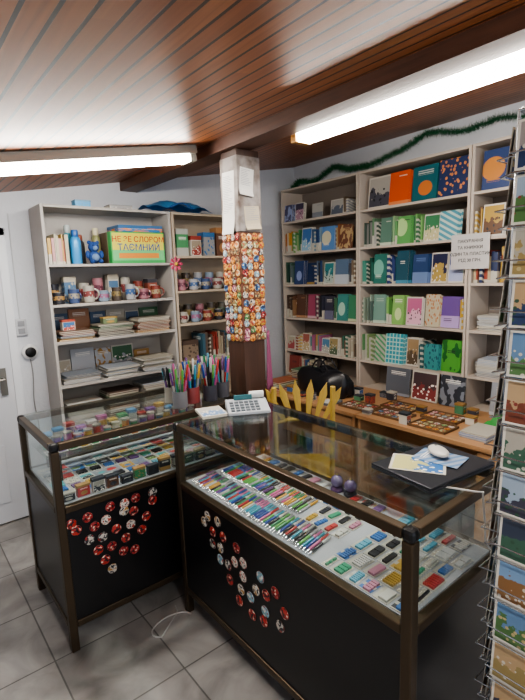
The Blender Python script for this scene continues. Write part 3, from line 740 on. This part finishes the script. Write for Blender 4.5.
# ---------------------------------------------------------------- counters
bronze = mat('#4e4234', .38, .7)
blackp = mat('#0e0e11', .3)
conn = mat('#0e0e10', .3)
deckm = mat('#a0a3aa', .7, noise=.1, scale=12)
def counter(X0, X1, Y0, Y1, label, H=.95, dz=.67):
    cx, cy = (X0+X1)/2, (Y0+Y1)/2
    e = empty('display_counter', (cx, cy, 0), label, 'display counter')
    a, c = (X1-X0)/2, (Y1-Y0)/2; p = .034
    for sx in (-1, 1):
        for sy in (-1, 1):
            x0, x1 = sorted((sx*a, sx*(a-p))); y0, y1 = sorted((sy*c, sy*(c-p)))
            MB().box(x0, x1, y0, y1, 0, H-.036).obj('leg', [bronze], e, bevel=.004)
            q = .002
            MB().box(x0-q, x1+q, y0-q, y1+q, H-.038, H+.001).obj('corner_connector', [conn], e, bevel=.012)
    for z0, z1, nm in ((H-.034, H-.002, 'top_rail'), (dz-.03, dz, 'middle_rail'), (.11, .14, 'bottom_rail')):
        for s in (-1, 1):
            y0, y1 = sorted((s*c, s*(c-.03)))
            MB().box(-a+p, a-p, y0, y1, z0, z1).obj(nm, [bronze], e, bevel=.004)
            x0, x1 = sorted((s*a, s*(a-.03)))
            MB().box(x0, x1, -c+p, c-p, z0, z1).obj(nm, [bronze], e, bevel=.004)
    MB().box(-a+.024, a-.024, -c+.024, c-.024, H-.001, H+.005).obj('glass_top', [GLASS], e)
    for s in (-1, 1):
        MB().box(-a+p, a-p, s*(c-.015)-.002, s*(c-.015)+.002, dz, H-.034).obj('glass_pane', [GLASS], e)
        MB().box(s*(a-.015)-.002, s*(a-.015)+.002, -c+p, c-p, dz, H-.034).obj('glass_pane', [GLASS], e)
        MB().box(-a+p, a-p, s*(c-.012)-.006, s*(c-.012)+.006, .14, dz-.03).obj('panel', [blackp], e)
        MB().box(s*(a-.012)-.006, s*(a-.012)+.006, -c+p, c-p, .14, dz-.03).obj('panel', [blackp], e)
    MB().box(-a+.032, a-.032, -c+.032, c-.032, dz-.012, dz).obj('deck', [deckm], e)
    return e
LC = (.45, 1.46, 1.94, 2.52); RC = (.955, 1.49, .607, 1.85)
eL = counter(*LC, 'bronze framed glass display counter with black panels and gift items')
eR = counter(*RC, 'bronze framed glass display counter full of pens and stationery')
MB().box(-.46, .46, -.03, .25, .795, .80).obj('glass_shelf', [GLASS], eL)
for x in (-.40, .40):
    for y in (.0, .22):
        MB().box(x-.006, x+.006, y-.006, y+.006, .67, .795).obj('shelf_support', [bronze], eL)
J = .016
pr = [(.605, [.505, .575, .665, .735, .80, .88]), (.553, [.515, .60, .65, .73, .785, .865]), (.49, [.57, .625, .70, .765, .835]), (.43, [.60, .66, .73, .80]), (.365, [.63, .71, .775]), (.325, [.665])]
for z, xs in pr:
    for i, x in enumerate(xs):
        badge((max(.495, x+U(-J, J)*.6), 1.94+.0058, min(.612, z+U(-J, J)*.8+.03*(x-.7))), '-Y', .0225, random.choice([0, 6, 2, 0, 6, 1, 9]), 'round red and white printed badge on the black counter panel', 'badges on the shorter counter panel')
pr = [(.60, [1.60, 1.52]), (.545, [1.625, 1.555, 1.47, 1.40]), (.485, [1.57, 1.50, 1.42, 1.34, 1.25, 1.16]), (.425, [1.52, 1.44, 1.36, 1.28, 1.20, 1.12]), (.365, [1.46, 1.38, 1.31, 1.22, 1.14]), (.31, [1.40, 1.31, 1.23])]
for z, ys in pr:
    for y in ys:
        badge((.955+.0058, y+U(-J, J), min(.612, z+U(-J, J)*.8)), '-X', .0225, random.choice([0, 6, 2, 1, 5, 9, 0, 2]), 'round printed badge on the black counter panel', 'badges on the longer counter panel')

# ---------------------------------------------------------------- counter contents
PEN = {}
pcols = ['#16161a', '#1c3f8a', '#a8322e', '#b8b6b0', '#2f7a50', '#c09030', '#6a3a7a', '#b85a8a', '#3a90a8', '#26262c', '#98989c', '#5a9a4a']
def pen_mesh(k):
    if k not in PEN:
        c = pcols[k]; c2 = pcols[(k*5+3) % 12]
        b = MB(); b.m = RY(math.pi/2)
        b.lathe([(.0008, 0), (.0022, .008), (.0048, .02), (.0052, .024), (.0052, .085), (.0058, .086), (.0058, .134), (.004, .14)], 10, [2, 2, 0, 0, 0, 1, 1])
        b.m = Matrix()
        b.box(.1, .138, -.001, .001, .0055, .0085, 2)
        PEN[k] = b.mesh('pen', [mat(c, .3), mat(c2, .3), mat('#c0c0c4', .25, .8)], True)
    return PEN[k]
DKR = .6706
def pens(y0, y1, x, slant):
    y = y0
    while y < y1:
        k = random.randrange(12)
        for q in range(random.choice([2, 3, 4])):
            if y > y1: break
            o = link('pen', pen_mesh(k if R() < .5 else random.randrange(12)), None, 0, T((x+U(-.005, .005), y, DKR+.0059)) @ RZ(slant))
            tag(o, 'slim %s ballpoint pen lying in the glass counter' % cname(pcols[k]), 'pen', 'pens in the glass counter')
            y += .0145
        y += .003
def blister(M, w, d, c, c2, label, group):
    b = MB().box(-w/2, w/2, -d/2, d/2, 0, .0015, 0)
    n = random.choice([1, 2, 3, 4, 6])
    for i in range(n):
        x = (-w/2+.005)+(w-.010)*i/n
        b.box(x, x+(w-.010)/n-.003, -d/2+.005, d/2-.016, .0015, .009, 1)
    o = b.obj('blister_pack', [cover(c, '#b0aca0', random.choice(['stripe', 'scene', 'band'])), mat(c2, .3)], mw=M)
    tag(o, label, 'pack', group)
pens(1.02, 1.785, .990, .18); pens(1.24, 1.785, 1.142, .14)
bc = ['#b8b6b0', '#3a6aa8', '#a83a3a', '#b09040', '#3a8a6a', '#6a4a80', '#b07a90', '#30303a', '#60a0b8', '#c0c0c0', '#1c1c22', '#26262c']
PL = 'small packaged stationery item in the glass counter'; PG = 'packs in the glass counter'
for x in (1.175, 1.25):
    y = 1.19
    while y > 1.0:
        blister(T((x, y, DKR)) @ RZ(U(-.1, .1)), .066, .04, random.choice(bc), random.choice(bc), PL, PG); y -= .05
for x in (1.325, 1.408):
    y = 1.79
    while y > 1.02:
        w = U(.04, .055)
        if not (x > 1.38 and 1.18 < y < 1.30):
            blister(T((x, y, DKR)) @ RZ(U(-.08, .08)), .076, w, random.choice(bc), random.choice(bc), PL, PG)
        y -= w+.009
# near end: mixed small packs in columns of varying size
for x, w in ((1.022, .062), (1.096, .072), (1.176, .075), (1.252, .062), (1.328, .078), (1.414, .078)):
    yy = .965
    while yy > .655:
        d_ = U(.026, .06)
        if yy-d_ < .642: break
        blister(T((x+U(-.001, .001), yy-d_/2, DKR)) @ RZ(U(-.05, .05)), w, d_, random.choice(bc), random.choice(bc), PL, PG)
        yy -= d_+.009
def snow_globe(M, c, s, label):
    e = empty('snow_globe', (0, 0, 0), label, 'snow globe', group='globes in the glass counter'); e.matrix_local = M @ Matrix.Scale(s, 4)
    MB().lathe([(.026, 0), (.028, .006), (.022, .018), (.018, .02)], 18).obj('globe_base', [mat(c, .4)], e, smooth=True)
    MB().ball((0, 0, .042), .027, 0, 18, 12).obj('globe', [mat('#6a5a80', .15, coat=.5)], e, smooth=True)
    MB().ball((0, 0, .0705), .005).obj('finial', [mat('#a89050', .3, .6)], e, smooth=True)
for i, (x, y, c) in enumerate(((1.42, 1.275, '#5a3a6a'), (1.425, 1.205, '#2a2a34'))):
    snow_globe(T((x, y, DKR)), c, 1.0, '%s based glass ball souvenir in the counter' % cname(c))
def ribbon_roll(M, r, h, c, label, group):
    b = MB().lathe([(r*.35, 0), (r, 0), (r, h*.12), (r*.85, h*.12), (r*.85, h*.88), (r, h*.88), (r, h), (r*.35, h)], 20, [0, 0, 0, 1, 0, 0, 0])
    o = b.obj('ribbon_roll', [mat('#84827c', .4), mat(c, .3)], smooth=True, mw=M)
    tag(o, label, 'ribbon', group)
rc = ['#3a8a5a', '#6a4a90', '#a05a8a', '#3a7aa8', '#b09040', '#983a3a', '#489890', '#a0a0a0', '#b07040']
for i in range(17):
    ribbon_roll(T((.53+i*.05, 2.335+(i % 2)*.008, .8006)), .022, .045+.012*(i % 3), rc[i % 9], '%s ribbon roll on the glass shelf of the counter' % cname(rc[i % 9]), 'ribbon rolls')
for i in range(17):
    blister(T((.53+i*.052, 2.275, .8006)) @ RZ(U(-.08, .08)), .045, .06, random.choice(bc), random.choice(rc), 'small packaged gift on the glass shelf', 'packs on the glass shelf')
for i in range(15):
    carton(T((.55+i*.056, 2.41, .8006)), .045, .04, .06+.015*(i % 3), random.choice(bc), random.choice(rc), 'small colourful boxed item on the glass shelf', 'small boxes in the counter', 'small_box')
for i in range(14):
    c = random.choice(['#26282e', '#3a6aa8', '#a83a3a', '#98948a', '#2f7a50', '#5a3a2a', '#26282e'])
    carton(T((.515+i*.066, 2.0+.006*(i % 2), DKR)) @ RZ(U(-.08, .08)), .054, .026, .035+.03*R(), c, random.choice(['#98948a', '#30343c', '#98784a', '#30343c']), '%s small boxed gift behind the counter glass' % cname(c), 'small boxes in the counter', 'small_box')
cc = ['#3a6aa8', '#a83a3a', '#24262c', '#b8b4aa', '#4898a0', '#b08838', '#5a7a40', '#80848c']
def card(M, w, d, c, c2, st, label, group, name='postcard', cat='postcard', t3='#d8d4c8'):
    o = MB().box(-w/2, w/2, 0, .0016, -d/2, d/2).obj(name, [cover(c, c2, st, t3, random.randrange(3))], mw=M)
    tag(o, label, cat, group)
for r_ in range(6):
    for i in range(13):
        c = random.choice(cc); c2 = random.choice(cc)
        if r_ in (1, 3):
            blister(T((.525+i*.067, 2.055+r_*.069, DKR)) @ RZ(U(-.08, .08)), .058, .06, c, random.choice(bc), 'small packaged gift lying in the counter', 'packs in the shorter counter')
        else:
            card(T((.525+i*.067+U(-.002, .002), 2.055+r_*.069, DKR+.0018)) @ RZ(U(-.07, .07)) @ RX(-math.pi/2), .06, .06, c, c2, random.choice(['scene', 'scene', 'blob', 'circle']), '%s picture card lying flat in the counter' % cname(c), 'cards in the counter')

# ---------------------------------------------------------------- on the counters
TZ = .9556
e = empty('laptop', (1.325, .775, TZ), 'closed dark grey laptop on the glass counter', 'laptop', -.12)
MB().box(-.16, .16, -.117, .117, .003, .012).obj('base', [mat('#34363c', .4, .3)], e, bevel=.003)
MB().box(-.16, .16, -.117, .117, .0125, .021).obj('lid', [mat('#2a2c33', .35, .3)], e, bevel=.003)
for sx in (-1, 1):
    for sy in (-1, 1):
        MB().lathe([(.007, 0), (.007, .003)], 10, 0, (sx*.14, sy*.1, 0)).obj('foot', [blackp], e)
def leaflet(M, w, d, t, c, c2, st, label):
    b = MB().box(-w/2, w/2, 0, t, -d/2, d/2)
    tag(b.obj('leaflet', [cover(c, c2, st)], mw=M), label, 'leaflet', 'leaflets on the laptop')
leaflet(T((1.28, .80, TZ+.0232)) @ RZ(.5) @ RX(-math.pi/2), .13, .17, .0015, '#b8b47a', '#2f6aa8', 'scene', 'yellow and blue printed leaflet lying on the laptop')
leaflet(T((1.37, .775, TZ+.0252)) @ RZ(.15) @ RX(-math.pi/2), .11, .15, .0015, '#94a0b4', '#5a80a8', 'stripe', 'white and blue printed leaflet lying on the laptop')
e = empty('computer_mouse', (1.385, .79, TZ+.0270), 'white computer mouse on the leaflets', 'computer mouse', .9)
MB().ball((0, 0, .012), .03, 0, 18, 12, (1.75, 1.0, .42)).obj('body', [mat('#c4c2bc', .3)], e, smooth=True)
MB().tube([(.022, 0, .0235), (.034, 0, .0215)], .003).obj('wheel', [mat('#8a8a8a', .4)], e, smooth=True)
cab = MB().tube([(1.2+.012*i, .70-.018*i+.012*math.sin(i*.9), TZ+.004) for i in range(7)]+[(1.285, .590, .945), (1.29, .583, .86), (1.30, .583, .79), (1.34, .585, .75), (1.38, .588, .78), (1.395, .588, .88), (1.40, .59, .95), (1.41, .615, .96)], .0028, 8)
tag(cab.obj('cable', [mat('#d8d8d6', .5)], smooth=True), 'thin white cable looping over the counter edge', 'cable')
fc = MB().tube([(.86+.1*math.cos(a), 1.80+.06*math.sin(a*1.0), .005) for a in [i*.35 for i in range(12)]]+[(.92, 1.86, .005), (.93, 1.9, .005)], .0035, 8)
tag(fc.obj('cable', [mat('#b8b8b6', .5)], smooth=True), 'white cable lying on the tile floor', 'cable')
e = empty('cash_register', (1.30, 1.735, TZ), 'white compact cash register with sloping keyboard on the counter', 'cash register', -.5)
b = MB().add([(-.1, -.07, 0), (.1, -.07, 0), (.1, .08, 0), (-.1, .08, 0), (-.1, -.07, .016), (.1, -.07, .016), (.1, .04, .042), (-.1, .04, .042), (.1, .08, .042), (-.1, .08, .042)],
             [(0, 3, 2, 1), (0, 1, 5, 4), (4, 5, 6, 7), (7, 6, 8, 9), (1, 2, 8, 6, 5), (3, 0, 4, 7, 9), (2, 3, 9, 8)])
b.obj('body', [mat('#a8acb2', .4)], e, bevel=.004)
MB().box(-.06, .03, .045, .055, .043, .068).obj('display', [mat('#3a6a70', .2)], e, bevel=.002)
k = MB()
for i in range(6):
    for j in range(4):
        y0 = -.062+j*.025; z0 = .016+(y0+.07)*.026/.11
        k.box(-.085+i*.024, -.067+i*.024, y0, y0+.017, z0, z0+.007)
k.obj('keyboard', [mat('#6a7278', .5)], e)
MB().lathe([(.018, 0), (.018, .07)], 20).obj('receipt_roll', [mat('#c0c0be', .7)], e, smooth=True, mw=T((.02, .068, .06)) @ RY(math.pi/2))
book_obj(.12, .012, .15, cover('#b4b0a8', '#6a8ab0', 'scene'), T((1.07, 1.77, TZ+.012)) @ RZ(-.3) @ RX(-math.pi/2), 'small white booklet lying on the glass counter', 'booklets on the counter', 'booklet', 'booklet')
def pen_pot(x, y, c, label, n=8):
    e = empty('pen_pot', (x, y, TZ), label, 'pen pot')
    MB().lathe([(.034, 0), (.038, .003), (.038, .085), (.0355, .085), (.0345, .006), (.001, .005)], 20).obj('pot', [mat(c, .4)], e, smooth=True)
    for i in range(n):
        a = 2*math.pi*i/n; tl = U(.13, .17)
        k = random.randrange(12)
        o = bpy.data.objects.new('pen', pen_mesh(k)); COL.objects.link(o)
        o.matrix_local = T((x+.0165*math.cos(a), y+.0165*math.sin(a), TZ+.012)) @ RZ(a) @ RY(-math.pi/2+tl) @ Matrix.Diagonal((1.2+.35*R(), 1, 1, 1))
        tag(o, '%s pen standing upright in the pen pot' % cname(pcols[k]), 'pen', 'pens in pen pots')
pen_pot(1.10, 2.03, '#6c6c70', 'grey pot crammed with colourful pens on the counter')
pen_pot(1.19, 2.06, '#803a3a', 'red pot crammed with colourful pens on the counter')
pen_pot(1.12, 2.15, '#88847a', 'grey plastic pot crammed with colourful pens on the counter')
pen_pot(1.28, 2.03, '#3a3a44', 'black pot crammed with colourful pens on the counter')
pen_pot(1.25, 2.16, '#3a5a6a', 'blue pot crammed with colourful pens on the counter')
pen_pot(1.37, 2.05, '#4a4a50', 'dark pot crammed with colourful pens on the counter')
pen_pot(1.36, 2.18, '#6a5a3a', 'brown pot crammed with colourful pens on the counter')

# ---------------------------------------------------------------- sign
e = empty('paper_sign', (2.942, 1.50, 1.70), 'white paper notice with printed lines taped to the bookcase', 'sign')
frm = Matrix(((0, 0, -1, 0), (-1, 0, 0, 0), (0, 1, 0, 0), (0, 0, 0, 1)))
MB().box(-.002, 0, -.125, .125, -.11, .11).obj('sheet', [mat('#b8b5b3', .7)], e)
for i, s in enumerate(('ПАКУВАННЯ', 'ТА КНИЖКИ', 'ОДИН ТА ПЛАСТИК', 'ВІД 30 ГРН.')):
    text(s, .027, T((-.0028, 0, .066-i*.04)) @ frm, mat('#18191c', .6), e)
# ---------------------------------------------------------------- garland
gp = [(3.40, 2.40), (3.30, 2.45), (3.10, 2.42), (2.86, 2.50), (2.68, 2.45), (2.49, 2.44), (2.2, 2.49), (1.96, 2.56), (1.7, 2.51), (1.46, 2.53), (1.2, 2.48), (.9, 2.53), (.5, 2.48)]
pts = []
for i in range(len(gp)-1):
    for k in range(24):
        u = k/24; s = u*u*(3-2*u)*.5+u*.5
        pts.append(Vector((3.188, gp[i][0]+(gp[i+1][0]-gp[i][0])*u, gp[i][1]+(gp[i+1][1]-gp[i][1])*s)))
b = MB().tube(pts, .004, 5)
for p in pts:
    for q in range(18):
        a = U(0, 6.28); L = U(.025, .048)
        d_ = Vector((math.cos(a)*.75-.2, U(-.6, .6), math.sin(a))).normalized()
        w_ = Vector((0, 1, 0)).cross(d_).normalized()*.0028
        tip = p+d_*L; tip.x = min(tip.x, 3.226)
        b.add([tuple(p-w_), tuple(p+w_), tuple(tip)], [(0, 1, 2)])
o = b.obj('garland', [mat('#2c6a46', .5, noise=.3)]); tag(o, 'green tinsel garland strung along the top of the wall', 'garland')

# ---------------------------------------------------------------- postcard rack
RCX, RCY = 1.25, .335
e = empty('postcard_rack', (RCX, RCY, 0), 'tall revolving wire rack packed with postcards and magnets', 'display rack')
wire = mat('#b8bcc0', .25, .9)
MB().tube([(0, 0, .02), (0, 0, 1.98)], .012, 12).obj('pole', [wire], e, smooth=True)
for k in range(4):
    a = k*math.pi/2+math.pi/4
    MB().tube([(0, 0, .06), (.2*math.cos(a), .2*math.sin(a), .015)], .01).obj('foot', [wire], e, smooth=True)
hs = .135
fr_ = MB()
for sx in (-1, 1):
    for sy in (-1, 1):
        fr_.tube([(sx*hs, sy*hs, .3), (sx*hs, sy*hs, 1.93)], .004, 8)
for z in (.3, 1.93):
    fr_.tube([(-hs, -hs, z), (hs, -hs, z), (hs, hs, z), (-hs, hs, z), (-hs, -hs, z)], .004, 8)
    fr_.tube([(-hs, 0, z), (hs, 0, z)], .004, 8); fr_.tube([(0, -hs, z), (0, hs, z)], .004, 8)
fr_.obj('frame', [wire], e, smooth=True)
sky = ['#6a88a8', '#8898a8', '#98948a', '#5a7898', '#a08868', '#303848', '#888080']
gnd = ['#4a6a40', '#7a5a3a', '#6a3a2a', '#3a3a48', '#385848', '#887850', '#2a3a5a']
for side in range(4):
    S_ = RZ(side*math.pi/2)
    for t_ in range(14):
        z = .34+t_*.112
        wb = MB()
        for x0 in (-.132, .004):
            wb.tube([(x0, -hs, z+.01), (x0, -hs-.035, z), (x0+.126, -hs-.035, z), (x0+.126, -hs, z+.01)], .002, 6)
            wb.tube([(x0, -hs, z+.045), (x0, -hs-.045, z+.04), (x0+.126, -hs-.045, z+.04), (x0+.126, -hs, z+.045)], .002, 6)
        wb.obj('wire_pocket', [wire], e, smooth=True, mw=S_)
        for x0 in (-.069, .067):
            for q in range(2):
                c = random.choice(sky); c2 = random.choice(gnd)
                M = T((RCX, RCY, 0)) @ S_ @ T((x0+U(-.004, .004), -hs-.030+q*.010, z+.004)) @ RX(-.1) @ T((0, 0, .0525))
                card(M, .112, .105, c, c2, 'scene', '%s and %s picture postcard in the rack' % (cname(c), cname(c2)), 'postcards in the rack', t3=random.choice(['#a89870', '#7a3a34', '#b8b4a8', '#2f4a3a']))

# ---------------------------------------------------------------- world, camera
w = bpy.data.worlds.new('world'); SC.world = w; w.use_nodes = True
w.node_tree.nodes['Background'].inputs[0].default_value = (.80, .87, 1.0, 1); w.node_tree.nodes['Background'].inputs[1].default_value = 1.25
cam = bpy.data.cameras.new('camera'); co = bpy.data.objects.new('camera', cam); COL.objects.link(co); SC.camera = co
cam.sensor_fit = 'VERTICAL'; cam.sensor_height = 36; cam.lens = 465/700*36; cam.clip_start = .02
az, pt, rl = math.radians(51), math.radians(9.2), math.radians(2)
f = Vector((math.cos(pt)*math.cos(az), math.cos(pt)*math.sin(az), -math.sin(pt)))
r0 = Vector((math.sin(az), -math.cos(az), 0)); u0 = r0.cross(f)
cr = r0*math.cos(rl)-u0*math.sin(rl); cu_ = r0*math.sin(rl)+u0*math.cos(rl)
M = Matrix((cr, cu_, -f)).transposed().to_4x4(); M.translation = Vector((0, 0, 1.6))
co.matrix_world = M
SC.view_settings.view_transform = 'AgX'
SC.view_settings.exposure = .25
try: SC.view_settings.look = 'AgX - Medium High Contrast'
except Exception: pass
